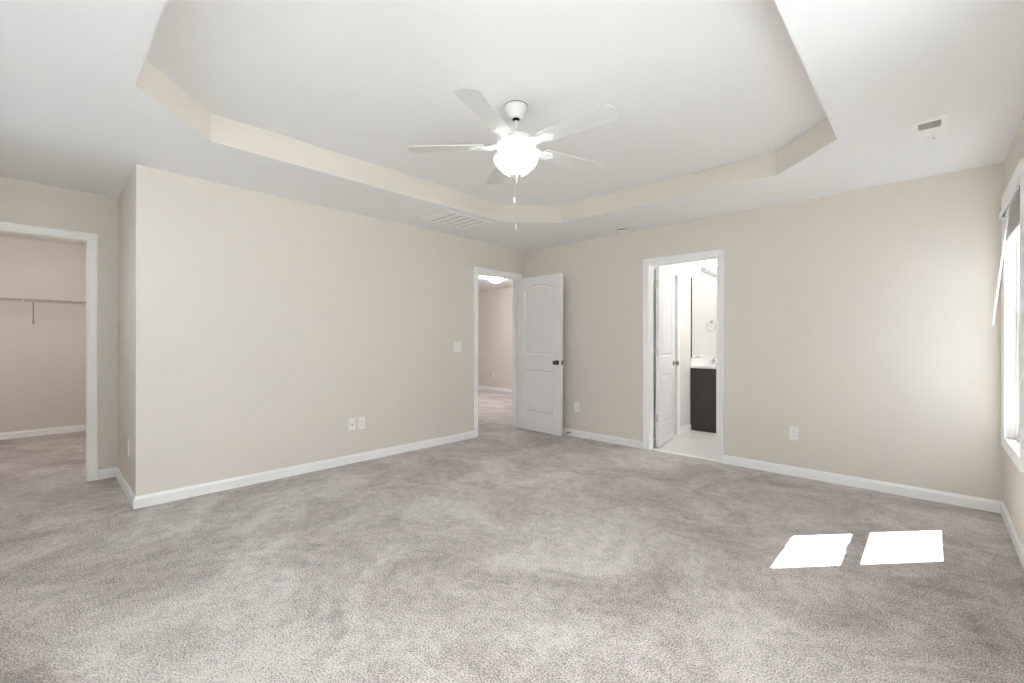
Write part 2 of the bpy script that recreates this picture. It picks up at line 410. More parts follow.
# ---------------------------------------------------------------- two panel arch top doors
def inset(poly, d):
    n = len(poly); out = []
    for i in range(n):
        a, b, c = Vector(poly[i-1]), Vector(poly[i]), Vector(poly[(i+1) % n])
        d0 = (b-a).normalized(); d1 = (c-b).normalized()
        n0 = Vector((-d0.y, d0.x)); n1 = Vector((-d1.y, d1.x)); m = n0+n1; m = m/m.dot(n0)
        out.append((b.x+m.x*d, b.y+m.y*d))
    return out
def door_slab(bm, w, h, t, stile=.125, arch=.045):
    z0 = .012; x0, x1 = stile, w-stile
    low = [(x0, .245), (x1, .245), (x1, .815), (x0, .815)]
    up = [(x0, 1.02), (x1, 1.02), (x1, 1.885)]
    K = 14; s = .035
    for i in range(K+1):                                 # cathedral arch between small shoulders
        u = i/K; x = x1-s - (x1-x0-2*s)*u
        up.append((x, 1.892 + arch*math.sin(PI*u)**.8))
    up.append((x0, 1.885))
    rings = [(0, 0), (.007, -.005), (.012, -.0085), (.020, -.0085), (.032, -.0035), (.040, -.002)]
    outs = []
    for (sy, y) in ((-1, -t), (1, 0)):
        t2 = bmesh.new()
        ov = [t2.verts.new((x, y, z)) for x, z in ((0, z0), (w, z0), (w, h), (0, h))]
        ed = [t2.edges.new((ov[i], ov[(i+1) % 4])) for i in range(4)]
        rv = []
        for P in (low, up):
            v = [t2.verts.new((x, y, z)) for x, z in P]; rv.append((P, v))
            ed += [t2.edges.new((v[i], v[(i+1) % len(v)])) for i in range(len(v))]
        bmesh.ops.triangle_fill(t2, edges=ed, use_beauty=True, use_dissolve=False)
        def inpoly(px, pz, P):
            c = False
            for i in range(len(P)):
                (xa, za), (xb, zb) = P[i-1], P[i]
                if (za > pz) != (zb > pz) and px < (xb-xa)*(pz-za)/(zb-za)+xa: c = not c
            return c
        bad = []
        for f in t2.faces:
            c = f.calc_center_median()
            if inpoly(c.x, c.z, low) or inpoly(c.x, c.z, up): bad.append(f)
        if bad: bmesh.ops.delete(t2, geom=bad, context='FACES_ONLY')
        for P, v in rv:
            prev = v
            for (d, dep) in rings[1:]:
                Q = inset(P, d); cur = [t2.verts.new((x, y-sy*(-dep)*1.0, z)) for x, z in Q]
                for i in range(len(P)): t2.faces.new((prev[i], prev[(i+1) % len(P)], cur[(i+1) % len(P)], cur[i]))
                prev = cur
            t2.faces.new(prev)
        bmesh.ops.recalc_face_normals(t2, faces=t2.faces[:])
        # the recess goes into the slab
        me = bpy.data.meshes.new('t'); t2.to_mesh(me); t2.free(); bm.from_mesh(me); bpy.data.meshes.remove(me)
    for q in (((0, z0), (w, z0)), ((w, z0), (w, h)), ((w, h), (0, h)), ((0, h), (0, z0))):
        (xa, za), (xb, zb) = q
        bm.faces.new([bm.verts.new(p) for p in ((xa, -t, za), (xb, -t, zb), (xb, 0, zb), (xa, 0, za))])
    bmesh.ops.remove_doubles(bm, verts=bm.verts[:], dist=1e-5)
    bmesh.ops.recalc_face_normals(bm, faces=bm.faces[:])
def make_door(name, label, loc, rz, w, h, metal, knob_z=.925):
    t = .035
    root = thing(name, label, 'door', loc, rz, kind='structure')
    bm = bmesh.new(); door_slab(bm, w, h, t); obj('door_panel', bm, M['door'], root)
    for s in (-1, 1):
        bm = bmesh.new(); y = -t if s < 0 else 0
        lathe(bm, [(.0, 0), (.032, 0), (.032, .004), (.029, .008), (.014, .010), (.011, .016), (.011, .030), (.018, .036), (.027, .043), (.029, .052), (.026, .060), (.015, .066), (0, .067)],
              24, (0, 0, 0), 'Z')
        bmesh.ops.transform(bm, matrix=Matrix.Translation((w-.062, y, knob_z)) @ Matrix.Rotation(-s*PI/2, 4, 'X'), verts=bm.verts[:])
        obj('door_knob', bm, metal, root, True, label='round satin metal door knob')
    bm = bmesh.new(); bbox(bm, w-.0005, w+.0012, -.030, -.005, knob_z-.028, knob_z+.028, .0004, 1)
    bbox(bm, w, w+.008, -.023, -.012, knob_z-.008, knob_z+.008, .001, 1)
    obj('latch_plate', bm, metal, root, label='metal latch plate on the door edge')
    for z in (.335, 1.07, 1.835):
        bm = bmesh.new()
        lathe(bm, [(0, -.046), (.004, -.045), (.0065, -.043), (.0065, .043), (.004, .045), (0, .046)], 12, (-.006, .006, z))
        bbox(bm, -.002, .0004, -.031, .002, z-.044, z+.044, .0004, 1)
        obj('hinge', bm, M['brushed'], root, True, label='satin metal hinge')
    return root
make_door('door_1', 'white two panel arched entry door standing open against the back wall', (.010, -.100, 0), math.radians(-2.4), .763, 2.041, M['bronze'])
make_door('door_2', 'white two panel bathroom door opened inward beside the pale wall', (1.868, .126, 0), math.radians(99.3), .690, 2.028, M['nickel'])
d3 = thing('door_3', 'closed white door in the inner doorway inside the bathroom', 'door', (BX-.078, D3[1]-.003, 0), -PI/2, kind='structure')
bm = bmesh.new(); door_slab(bm, D3[1]-D3[0]-.006, 2.028, .034, stile=.12)
obj('door_panel', bm, M['door'], d3)

# ---------------------------------------------------------------- windows
def frame_rect(bm, a0, a1, z0, z1, wd, p0, p1, mp):
    """rectangular ring a0..a1, z0..z1 of width wd between depths p0..p1"""
    for (b0, b1, c0, c1) in ((a0, a0+wd, z0, z1), (a1-wd, a1, z0, z1), (a0+wd, a1-wd, z0, z0+wd), (a0+wd, a1-wd, z1-wd, z1)):
        vs = [mp(b, p, z) for z in (c0, c1) for p in (p0, p1) for b in (b0, b1)]
        v = [bm.verts.new(q) for q in vs]
        for f in ((0, 2, 3, 1), (4, 5, 7, 6), (0, 1, 5, 4), (2, 6, 7, 3), (0, 4, 6, 2), (1, 3, 7, 5)): bm.faces.new([v[i] for i in f])
    bmesh.ops.recalc_face_normals(bm, faces=bm.faces[:])
def make_window(n, WZ0=WZ0, WZ1=WZ1, WW=WW):
    """local: x along the wall, y = depth outward, z up; origin at the wall's inner face, floor level, window centre"""
    root = thing('window_%d' % n, 'white double hung window', 'window', kind='structure')
    I = lambda b, p, z: (b, p, z)
    a = WW/2; zm = (WZ0+WZ1)/2 + .05
    bm = bmesh.new(); frame_rect(bm, -a, a, WZ0, WZ1, .022, .042, .130, I); obj('window_frame', bm, M['vinyl'], root)
    bm = bmesh.new(); frame_rect(bm, -a+.022, a-.022, WZ0+.022, zm+.02, .032, .052, .080, I); lo = obj('lower_sash', bm, M['vinyl'], root)
    bm = bmesh.new(); bbox(bm, -.05, .05, .042, .052, zm+.004, zm+.014, .002); obj('sash_lock', bm, M['vinyl'], lo)
    bm = bmesh.new(); box(bm, -a+.050, a-.050, .064, .068, WZ0+.05, zm-.008); obj('window_pane', bm, M['glass'], lo)
    bm = bmesh.new(); frame_rect(bm, -a+.022, a-.022, zm-.02, WZ1-.022, .032, .084, .112, I); up = obj('upper_sash', bm, M['vinyl'], root)
    bm = bmesh.new(); box(bm, -a+.050, a-.050, .096, .100, zm+.008, WZ1-.05); obj('window_pane', bm, M['glass'], up)
    # picture frame casing and returns
    bm = bmesh.new()
    sweep(bm, [(-a, WZ0), (-a, WZ1), (a, WZ1), (a, WZ0)], [(-.002, 0), (-.002, .012), (.006, .014), (.012, .011), (.045, .018), (.060, .020), (.066, .017), (.066, 0)], 1, lambda u, v, h: (u, -h, v), closed=True)
    obj('window_casing', bm, M['trim'], root)
    bm = bmesh.new(); frame_rect(bm, -a, a, WZ0, WZ1, .004, .0, .042, I); obj('window_return', bm, M['bathwall'], root)
    return root
def make_blind(side='r'):
    """a raised two inch blind with its valance; same local frame as the window"""
    a = WW/2
    root = thing('window_blind', 'white blind pulled up under its valance with a tilt wand', 'blind')
    bm = bmesh.new(); bbox(bm, -a-.036, a+.036, -.034, -.026, 2.020, 2.056, .003)
    for s in (-1, 1): bbox(bm, s*(a+.036)-.004, s*(a+.036)+.004, -.034, -.021, 2.022, 2.054, .001, 1)
    obj('valance', bm, M['vinyl'], root)
    bm = bmesh.new(); bbox(bm, -a+.008, a-.008, -.022, .032, 2.055, 2.105, .002); obj('headrail', bm, M['vinyl'], root)
    for s in (-1, 1):
        bm = bmesh.new(); bbox(bm, s*(a-.006)-.012, s*(a-.006)+.012-.012*(s > 0), -.024, .030, 2.030, 2.055, .001, 1); obj('mounting_bracket', bm, M['duct'], root)
    bm = bmesh.new(); n = 30
    for i in range(n):
        z = 1.868 + i*(.175/n)
        th = random.uniform(-.10, .10); dx = random.uniform(-.004, .004)
        t = bmesh.new(); box(t, -a+.010+dx, a-.010+dx, -.025, .025, -.0013, .0013)
        merge(bm, t, Matrix.Translation((0, .012, z)) @ Matrix.Rotation(th, 4, 'X') @ Matrix.Rotation(random.uniform(-.004, .004), 4, 'Y'))
    obj('slat_stack', bm, M['slat'], root)
    bm = bmesh.new(); bbox(bm, -a+.010, a-.010, -.014, .038, 1.845, 1.862, .003); obj('bottom_rail', bm, M['vinyl'], root)
    for q in (-.22, .22):
        bm = bmesh.new()
        for k in range(5):
            z = 1.87+k*.036
            tube(bm, [(q+.01*math.cos(t*1.3), -.018-.010*math.sin(t*PI/5), z+.007*t*.9) for t in range(6)], .0012, 6)
        obj('ladder_cord', bm, M['vinyl'], root)
    return root
def place_r(o, y): o.location = (XW, y, 0); o.rotation_euler = (0, 0, -PI/2)
def place_f(o, x): o.location = (x, YF, 0); o.rotation_euler = (0, 0, PI)
w = make_window(1)
def dimmer_mat():  # see-through sheet added to dim light through the corner window
    m = bpy.data.materials.new('light dimming sheet'); m.use_nodes = True
    nt = m.node_tree; nt.nodes.clear()
    out = nt.nodes.new('ShaderNodeOutputMaterial'); mix = nt.nodes.new('ShaderNodeMixShader')
    t = nt.nodes.new('ShaderNodeBsdfTransparent'); d = nt.nodes.new('ShaderNodeBsdfDiffuse')
    d.inputs[0].default_value = (.10, .10, .10, 1); mix.inputs[0].default_value = .36
    nt.links.new(t.outputs[0], mix.inputs[1]); nt.links.new(d.outputs[0], mix.inputs[2]); nt.links.new(mix.outputs[0], out.inputs[0])
    return m
bm = bmesh.new(); bmesh.ops.create_grid(bm, x_segments=1, y_segments=1, size=.5)
bmesh.ops.transform(bm, matrix=Matrix.Translation((0, .122, (WZ0+WZ1)/2)) @ Matrix.Rotation(PI/2, 4, 'X') @ Matrix.Diagonal((WW-.046, WZ1-WZ0-.046, 1, 1)), verts=bm.verts[:])
obj('window_dimmer', bm, dimmer_mat(), w, label='grey see-through sheet added outside the panes to dim the light')
place_r(w, WIN_R[0]); w['label'] = 'white double hung window in the corner of the right wall with its blind raised'
bl = make_blind(); place_r(bl, WIN_R[0]); bl['label'] = 'raised white blind at the top of the corner window'
def sheer_mat():
    m = bpy.data.materials.new('fill light voile'); m.use_nodes = True
    nt = m.node_tree; nt.nodes.clear()
    out = nt.nodes.new('ShaderNodeOutputMaterial'); mix = nt.nodes.new('ShaderNodeMixShader')
    t = nt.nodes.new('ShaderNodeBsdfTranslucent'); d = nt.nodes.new('ShaderNodeBsdfDiffuse')
    t.inputs[0].default_value = (.93, .92, .90, 1); d.inputs[0].default_value = (.85, .85, .83, 1); mix.inputs[0].default_value = .2
    nt.links.new(t.outputs[0], mix.inputs[1]); nt.links.new(d.outputs[0], mix.inputs[2]); nt.links.new(mix.outputs[0], out.inputs[0])
    return m
M['sheer'] = sheer_mat()
def make_fill_sheer():  # sheers out of view, added to spread sunlight as fill
    root = thing('fill_sheer_curtain', 'unseen sheer curtain added to spread fill light', 'curtain')
    bm = bmesh.new(); tube(bm, [(-.44, -.065, 2.385), (.44, -.065, 2.385)], .009, 10)
    for q in (-1, 1):
        lathe(bm, [(0, -.02), (.014, -.014), (.018, 0), (.012, .012), (0, .016)], 14, (q*.448, -.065, 2.385), 'X')
        tube(bm, [(q*.43, 0, 2.385), (q*.43, -.065, 2.385)], .006, 8)
    obj('curtain_rod', bm, M['nickel'], root, True)
    bm = bmesh.new(); n = 120; rows = []
    for z in (2.398, 1.8, 1.2, .72):
        rows.append([bm.verts.new((-.445+.89*i/n, -.065+.016*math.sin(i*2*PI/9.2)*(1 if z < 2.2 else .55), z)) for i in range(n+1)])
    for A, B in zip(rows, rows[1:]):
        for i in range(n): bm.faces.new((A[i], A[i+1], B[i+1], B[i]))
    obj('curtain_cloth', bm, M['sheer'], root, True)
    return root
k = 2; sheer = make_fill_sheer()
for pos, txt in [(WIN_R[1], 'next one along the right wall from the corner window'), (WIN_R[2], 'third one along the right wall from the corner'),
                      (WIN_R[3], 'on the right wall nearest the viewer')]:
    if k == 2: w2 = make_window(2, VZ0, VZ1, VW)
    c = w2 if k == 2 else copy_tree(w2)
    place_r(c, pos); c.name = 'window_%d' % k
    c['label'] = 'unseen double hung window added for fill light, ' + txt
    t_ = sheer if k == 2 else copy_tree(sheer)
    place_r(t_, pos); t_['label'] = 'unseen sheer curtain added to spread fill light at the window, ' + txt; t_['group'] = 'added fill light sheers'
    k += 1
for pos, txt in zip(FILL_WIN_F, ('in the wall behind the viewer, the one nearest the closet', 'in the wall behind the viewer, the middle one', 'in the wall behind the viewer, the one nearest the right wall')):  # clear windows behind the viewer, added to brighten the room
    c = copy_tree(w2); place_f(c, pos); c.name = 'window_%d' % (k); c['label'] = 'unseen double hung window added for fill light ' + txt; k += 1
# the tilt wand of the corner window leans out into the room (local: x = -(y - centre), y = x - XW)
bm = bmesh.new()
lx = -(-.63 - WIN_R[0])
tube(bm, [(lx, -.030, 2.03), (lx, -.030, 2.0)], .0025, 8)
tube(bm, [(lx, -.030, 2.005), (lx+.01, -.098, 1.31)], .0056, 6)
lathe(bm, [(0, -.012), (.006, -.010), (.0068, 0), (.005, .012), (0, .013)], 10, (lx+.01, -.099, 1.305))
obj('tilt_wand', bm, M['white'], bl, label='long white tilt wand')

# ---------------------------------------------------------------- ceiling fan
FC = (2.262, -2.606)
fan = thing('ceiling_fan', 'white five blade ceiling fan with a lit frosted bowl under the tray', 'ceiling fan', (FC[0], FC[1], HT))
Z = lambda z: z-HT
bm = bmesh.new(); lathe(bm, [(0, 0), (.066, 0), (.068, -.008), (.064, -.020), (.052, -.050), (.040, -.070), (.034, -.076), (.017, -.078), (0, -.078)], 36); obj('canopy', bm, M['fanwhite'], fan, True)
bm = bmesh.new(); lathe(bm, [(0, 0), (.069, 0), (.0695, -.003), (0, -.003)], 36); obj('canopy_shadow_ring', bm, M['duct'], fan, True, label='thin dark ring painted as the shadow gap between canopy and ceiling')  # dark ring put in for the shadow line above the canopy
bm = bmesh.new(); lathe(bm, [(0, -.070), (.020, -.074), (.022, -.082), (.012, -.092), (0, -.092)], 20); obj('hanger_ball', bm, M['black'], fan, True, label='dark ball joint under the canopy')
bm = bmesh.new(); lathe(bm, [(.0, -.07), (.0125, -.070), (.0125, -.170), (.0, -.170)], 20)
lathe(bm, [(0, -.150), (.022, -.152), (.026, -.166), (.028, -.184), (0, -.184)], 24); obj('downrod', bm, M['fanwhite'], fan, True)
bm = bmesh.new()
lathe(bm, [(0, Z(2.436)), (.050, Z(2.436)), (.085, Z(2.431)), (.108, Z(2.421)), (.119, Z(2.408)), (.122, Z(2.396)), (.122, Z(2.388)), (.119, Z(2.385)), (.122, Z(2.382)), (.120, Z(2.366)), (.108, Z(2.352)), (.085, Z(2.344)), (0, Z(2.344))], 48)
obj('motor_housing', bm, M['fanwhite'], fan, True)
bm = bmesh.new(); lathe(bm, [(0, Z(2.346)), (.070, Z(2.346)), (.070, Z(2.330)), (.082, Z(2.326)), (.088, Z(2.316)), (.088, Z(2.304)), (0, Z(2.296))], 36); obj('light_fitter', bm, M['fanwhite'], fan, True)
bm = bmesh.new()
prof = [(.084, Z(2.298)), (.112, Z(2.306)), (.127, Z(2.307)), (.132, Z(2.302)), (.133, Z(2.293)), (.128, Z(2.277)), (.115, Z(2.258)), (.099, Z(2.242)), (.084, Z(2.228)), (.068, Z(2.215)), (.050, Z(2.205)), (.030, Z(2.200)), (0, Z(2.199))]
lathe(bm, prof, 48, cap=False); obj('lamp_shade', bm, M['fanlamp'], fan, True, label='glowing frosted glass bowl')
bm = bmesh.new(); lathe(bm, [(0, Z(2.222)), (.020, Z(2.222)), (.036, Z(2.214)), (.033, Z(2.192)), (.017, Z(2.172)), (.008, Z(2.154)), (.010, Z(2.149)), (.006, Z(2.143)), (0, Z(2.141))], 28)
obj('finial', bm, M['brushed'], fan, True, label='satin metal finial under the bowl')
Zb = Z(2.372)
def blade_outline():
    """x outwards from .205 to .63, half widths"""
    L0, L1, w0, w1 = .190, .662, .055, .071
    pts = []
    for i in range(7): a = -PI/2 - i*PI/6/1.0; pts.append((L0+.018+.018*math.cos(a) if 0 else L0 + .012*(1-math.sin(i*PI/6)), -w0+2*w0*(1-i/6)))
    root = [(L0, w0-.012), (L0+.004, w0-.003), (L0+.014, w0)]
    tip = []
    r = .030
    for i in range(7):
        a = PI/2 - i*PI/12; tip.append((L1-r-.004+r*math.cos(a), w1-r+r*math.sin(a)))
    top = root+tip
    low = [(x, -y) for x, y in reversed(top)]
    mid = [(L1+.004, .02), (L1+.005, 0), (L1+.004, -.02)]
    return list(reversed(top+mid+low))
for k in range(5):
    an = math.radians(-68.5+72*k); pitch = math.radians(-8)
    Rz = Matrix.Rotation(an, 4, 'Z'); X = Rz @ Matrix.Translation((0, 0, Zb)) @ Matrix.Rotation(pitch, 4, 'X')
    t = bmesh.new(); prism(t, blade_outline(), 0, .0055); bmesh.ops.recalc_face_normals(t, faces=t.faces[:])
    bmesh.ops.bevel(t, geom=[e for e in t.edges if abs(e.verts[0].co.z-e.verts[1].co.z) < 1e-6], offset=.0015, segments=1, affect='EDGES')
    bm = bmesh.new(); merge(bm, t, X); obj('blade', bm, M['blade'], fan)
    # ornate blade iron: arm from the motor and a scalloped plate under the blade root
    bm = bmesh.new()
    plate = []
    for i in range(28):
        a = 2*PI*i/28; rr = 1 + .10*math.cos(5*a)
        plate.append((.222+.052*rr*math.cos(a), .036*rr*math.sin(a)))
    t = bmesh.new(); prism(t, plate, -.006, -.0003); bmesh.ops.recalc_face_normals(t, faces=t.faces[:]); merge(bm, t, X)
    t = bmesh.new()
    for s in (-1, 1):
        tube(t, [(.100, s*.014, .024), (.125, s*.022, .010), (.150, s*.028, -.002), (.178, s*.020, -.004), (.200, s*.010, -.003)], [.008, .007, .007, .006, .005], 8)
        tube(t, [(.128, s*.006, .010), (.146, s*.012, .0), (.160, s*.006, -.004), (.175, 0, -.004)], .005, 8)
    for (sx, sy) in ((.205, .018), (.205, -.018), (.250, 0)):
        lathe(t, [(0, -.0085), (.004, -.008), (.0055, -.006), (0, -.006)], 12, (sx, sy, 0))
    bbox(t, .082, .112, -.022, .022, .016, .030, .003)
    merge(bm, t, X)
    obj('blade_iron', bm, M['fanwhite'], fan, True)
for (dx, dy, z1, cz) in ((-.010, -.002, 2.066, 2.034), (-.004, .006, 1.905, 1.872)):
    bm = bmesh.new()
    zz = Z(2.143); n = int((2.143-z1)/.006)
    tube(bm, [(dx, dy, Z(2.165)), (dx, dy, Z(z1))], .0009, 6)
    for i in range(0, n): lathe(bm, [(0, -.0016), (.0016, 0), (0, .0016)], 6, (dx, dy, zz-i*.006))
    c = obj('pull_chain', bm, M['brushed'], fan)
    bm = bmesh.new(); lathe(bm, [(0, .002), (.0035, 0), (.0055, -.006), (.0055, -.028), (.004, -.034), (0, -.035)], 14, (dx, dy, Z(z1)))
    obj('pull_fob', bm, M['white'], c, True)

# ---------------------------------------------------------------- hall flush light, added closet dome
def flush_light(name, label, loc, m, r=.135, fin=True):
    root = thing(name, label, 'ceiling light', loc)
    bm = bmesh.new(); lathe(bm, [(0, 0), (r+.006, 0), (r+.010, -.010), (r+.006, -.024), (r-.010, -.026), (0, -.026)], 40); obj('base_pan', bm, M['fanwhite'], root, True)
    bm = bmesh.new()
    lathe(bm, [(r-.006, -.024)]+[(r*math.cos(a*PI/20), -.024-.085*math.sin(a*PI/20)) for a in range(1, 10)]+[(0, -.109)], 40, cap=False)
    obj('lamp_shade', bm, m, root, True, label='glowing white glass dome')
    bm = bmesh.new(); lathe(bm, [(0, -.104), (.010, -.106), (.012, -.112), (.006, -.120), (0, -.124)], 16); obj('finial', bm, M['nickel'], root, True)
flush_light('flush_light', 'small glowing dome light on the hall ceiling seen through the entry doorway', (-2.04, 1.47, H), M['halllamp'])
flush_light('flush_light', 'unseen dome light added on the closet ceiling to brighten it', (-2.25, -4.62, H), M['closet_fill_lamp'], .12)  # unseen lamp added for closet brightness, placed roughly by the shelf shadow

# ---------------------------------------------------------------- grilles, smoke detector
root = thing('air_return_grille', 'large white slatted return air grille on the ceiling above the long wall', 'vent', (.525, -1.632, H))
a, b = .228, .305
bm = bmesh.new(); frame_rect(bm, -a, a, -b, b, .028, -.009, .0, lambda x, p, z: (x, z, p)); obj('grille_frame', bm, M['white'], root)
bm = bmesh.new(); box(bm, -a+.02, a-.02, -b+.02, b-.02, -.0012, -.0004); obj('duct_backing', bm, M['duct'], root, label='dark gap behind the slats')
ys = [-b+.028+(2*b-.056)*i/6 for i in range(7)]
for i in range(6):
    bm = bmesh.new(); n = 11; y0, y1 = ys[i]+.010, ys[i+1]-.010
    for j in range(n+12):
        x = -a+.034+(2*a-.068)*j/(n+11)
        t = bmesh.new(); box(t, -.0095, .0095, y0, y1, -.0006, .0006)
        merge(bm, t, Matrix.Translation((x, 0, -.0058)) @ Matrix.Rotation(math.radians(-24), 4, 'Y'))
    obj('louvre_panel', bm, M['white'], root)

root = thing('supply_register', 'small white two section air register on the ceiling at the right', 'vent', (4.094, -1.035, H))
a, b = .075, .142
bm = bmesh.new()
sweep(bm, [(-a, -b), (a, -b), (a, b), (-a, b)], [(0, 0), (0, -.002), (.020, -.009), (.028, -.009), (.028, 0)], 1, lambda u, v, h: (u, v, h), closed=True)
box(bm, -a+.026, a-.026, -.007, .007, -.008, -.001)
obj('register_frame', bm, M['white'], root)
bm = bmesh.new(); box(bm, -a+.026, a-.026, -b+.026, b-.026, -.0012, -.0004); obj('duct_backing', bm, M['slot'], root, label='dark gap behind the slats')
for s, ang in ((-1, -42), (1, -32)):
    bm = bmesh.new()
    for j in range(8):
        y = s*(.016+j*.0135)
        t = bmesh.new(); box(t, -a+.027, a-.027, -.0060, .0060, -.0005, .0005)
        merge(bm, t, Matrix.Translation((0, y, -.0062)) @ Matrix.Rotation(math.radians(s*ang), 4, 'X'))
    obj('louvre_bank', bm, M['white'], root)
bm = bmesh.new(); tube(bm, [(.01, b-.045, -.008), (.014, b-.035, -.020), (.02, b-.025, -.028)], .003, 8); lathe(bm, [(0, -.006), (.006, -.004), (.006, .004), (0, .006)], 12, (.02, b-.024, -.030)); obj('damper_lever', bm, M['white'], root)

root = thing('smoke_detector', 'round white smoke detector on the ceiling beside the back wall', 'smoke detector', (1.612, -.170, H))
bm = bmesh.new(); lathe(bm, [(0, 0), (.076, 0), (.076, -.012), (0, -.012)], 36); obj('mounting_base', bm, M['white'], root, True)
bm = bmesh.new(); lathe(bm, [(.050, -.011), (.058, -.013), (.060, -.024)], 36, cap=False); obj('sensor_slot_band', bm, M['duct'], root, True, label='dark sensing slots')
bm = bmesh.new(); lathe(bm, [(0, -.023), (.068, -.023), (.068, -.034), (.058, -.046), (.030, -.050), (0, -.050)], 36); obj('detector_cover', bm, M['white'], root, True)

# ---------------------------------------------------------------- outlets and switch (local: faces -y, plate on y=0)
def outlet(label, loc, rz, group=None):
    root = thing('wall_outlet', label, 'outlet', loc, rz, group)
    bm = bmesh.new(); bbox(bm, -.036, .036, -.0055, .0003, -.059, .059, .002); obj('cover_plate', bm, M['white'], root)
    for s in (-1, 1):
        bm = bmesh.new(); n = 20; P = []
        for i in range(n):
            A = 2*PI*i/n; P.append((max(-.0145, min(.0145, .0172*math.cos(A))), .0135*math.sin(A)))
        prism(bm, P, 0, .0015, lambda x, y, z: (x, -.0055-z, y+s*.0195)); bmesh.ops.recalc_face_normals(bm, faces=bm.faces[:])
        r = obj('receptacle', bm, M['white'], root)
        bm = bmesh.new()
        box(bm, -.0072, -.0052, -.0073, -.0068, s*.0195-.002, s*.0195+.006); box(bm, .0052, .0072, -.0073, -.0068, s*.0195-.001, s*.0195+.006)
        lathe(bm, [(0, 0), (.0026, 0), (.0026, .0004), (0, .0004)], 12, (0, -.0073, s*.0195-.0065), 'Y')
        obj('socket_slots', bm, M['slot'], r, label='dark socket slots')
    return root
outlet('white outlet on the long left wall, right one of the pair', (0, -2.412, .377), PI/2)
outlet('white outlet on the back wall beside the open entry door', (.893, 0, .370), 0)
outlet('white outlet on the back wall right of the bathroom doorway', (3.222, 0, .377), 0)
outlet('white outlet on the shaded alcove wall near the outside corner', (-.362, YC, .374), 0)
outlet('tiny white outlet on the hall end wall seen through the entry doorway', (-3.55, HY, .37), 0)
root = thing('cable_jack', 'white cable jack plate on the long left wall, left one of the pair', 'wall jack', (0, -2.510, .380), PI/2)
bm = bmesh.new(); bbox(bm, -.036, .036, -.0055, .0003, -.059, .059, .002); obj('cover_plate', bm, M['white'], root)
bm = bmesh.new(); lathe(bm, [(0, 0), (.0075, 0), (.0075, .003), (.0045, .003), (.0045, .010), (0, .010)], 14); bmesh.ops.transform(bm, matrix=Matrix.Translation((0, -.0055, -.004)) @ Matrix.Rotation(PI/2, 4, 'X'), verts=bm.verts[:])
obj('coaxial_connector', bm, M['bronze'], root, True, label='dark threaded connector')
root = thing('light_switch', 'white double rocker light switch on the long wall beside the entry casing', 'light switch', (0, -1.191, 1.123), PI/2)
bm = bmesh.new(); bbox(bm, -.060, .060, -.0055, .0003, -.060, .060, .002); obj('cover_plate', bm, M['white'], root)
for s in (-1, 1):
    t = bmesh.new(); bbox(t, -.0165, .0165, -.004, .002, -.033, .033, .0012, 1)
    bm = bmesh.new(); merge(bm, t, Matrix.Translation((s*.023, -.0055, 0)) @ Matrix.Rotation(s*.06, 4, 'X')); obj('rocker', bm, M['white'], root)

# door stop on the baseboard
root = thing('door_stop', 'small metal door stop on the baseboard behind the entry door', 'door stop', (.800, -.014, .042))
bm = bmesh.new(); lathe(bm, [(0, 0), (.011, 0), (.011, .004), (.006, .008), (0, .008)], 16); 
pts = []
for i in range(90):
    A = i*.7; pts.append((.0052*math.cos(A), .0052*math.sin(A), .006+i*.00060))
tube(bm, pts, .0011, 5)
bmesh.ops.transform(bm, matrix=Matrix.Rotation(PI/2, 4, 'X'), verts=bm.verts[:]); obj('spring', bm, M['bronze'], root, True)
bm = bmesh.new(); lathe(bm, [(0, .058), (.0075, .059), (.0085, .066), (.0075, .074), (0, .076)], 16); bmesh.ops.transform(bm, matrix=Matrix.Rotation(PI/2, 4, 'X'), verts=bm.verts[:]); obj('rubber_tip', bm, M['black'], root, True)

# ---------------------------------------------------------------- closet wire shelf
root = thing('wire_shelf', 'white coated wire shelf along the closet back wall', 'shelf', (CB, (YC+YF)/2, 1.678))
half = (YC-YF)/2-.004; D = .300
bm = bmesh.new()
for x in (.012, .10, .20): tube(bm, [(x, -half, 0), (x, half, 0)], .0028, 6)
tube(bm, [(D, -half, 0), (D, half, 0)], .0036, 6); tube(bm, [(D+.004, -half, -.028), (D+.004, half, -.028)], .0036, 6)
obj('support_rods', bm, M['wire'], root)
bm = bmesh.new(); n = 25
for i in range(n):
    y = -half+.012+(2*half-.024)*i/(n-1)
    tube(bm, [(.008, y, .003), (D, y, .003), (D+.007, y, -.004), (D+.006, y, -.030)], .0014, 5)
obj('cross_wires', bm, M['wire'], root)
yb = -4.655-(YC+YF)/2
bm = bmesh.new(); tube(bm, [(D, yb, -.020), (D-.02, yb, -.034), (.02, yb, -.248), (.003, yb, -.262)], [.0055, .0065, .0065, .006], 8)
bbox(bm, 0, .006, yb-.012, yb+.012, -.285, -.235, .002, 1); obj('diagonal_brace', bm, M['wire'], root, True)
for i in range(4):
    y = -half+.08+i*(2*half-.16)/3
    bm = bmesh.new(); bbox(bm, 0, .016, y-.008, y+.008, -.008, .012, .002, 1); obj('wall_clip', bm, M['white'], root)

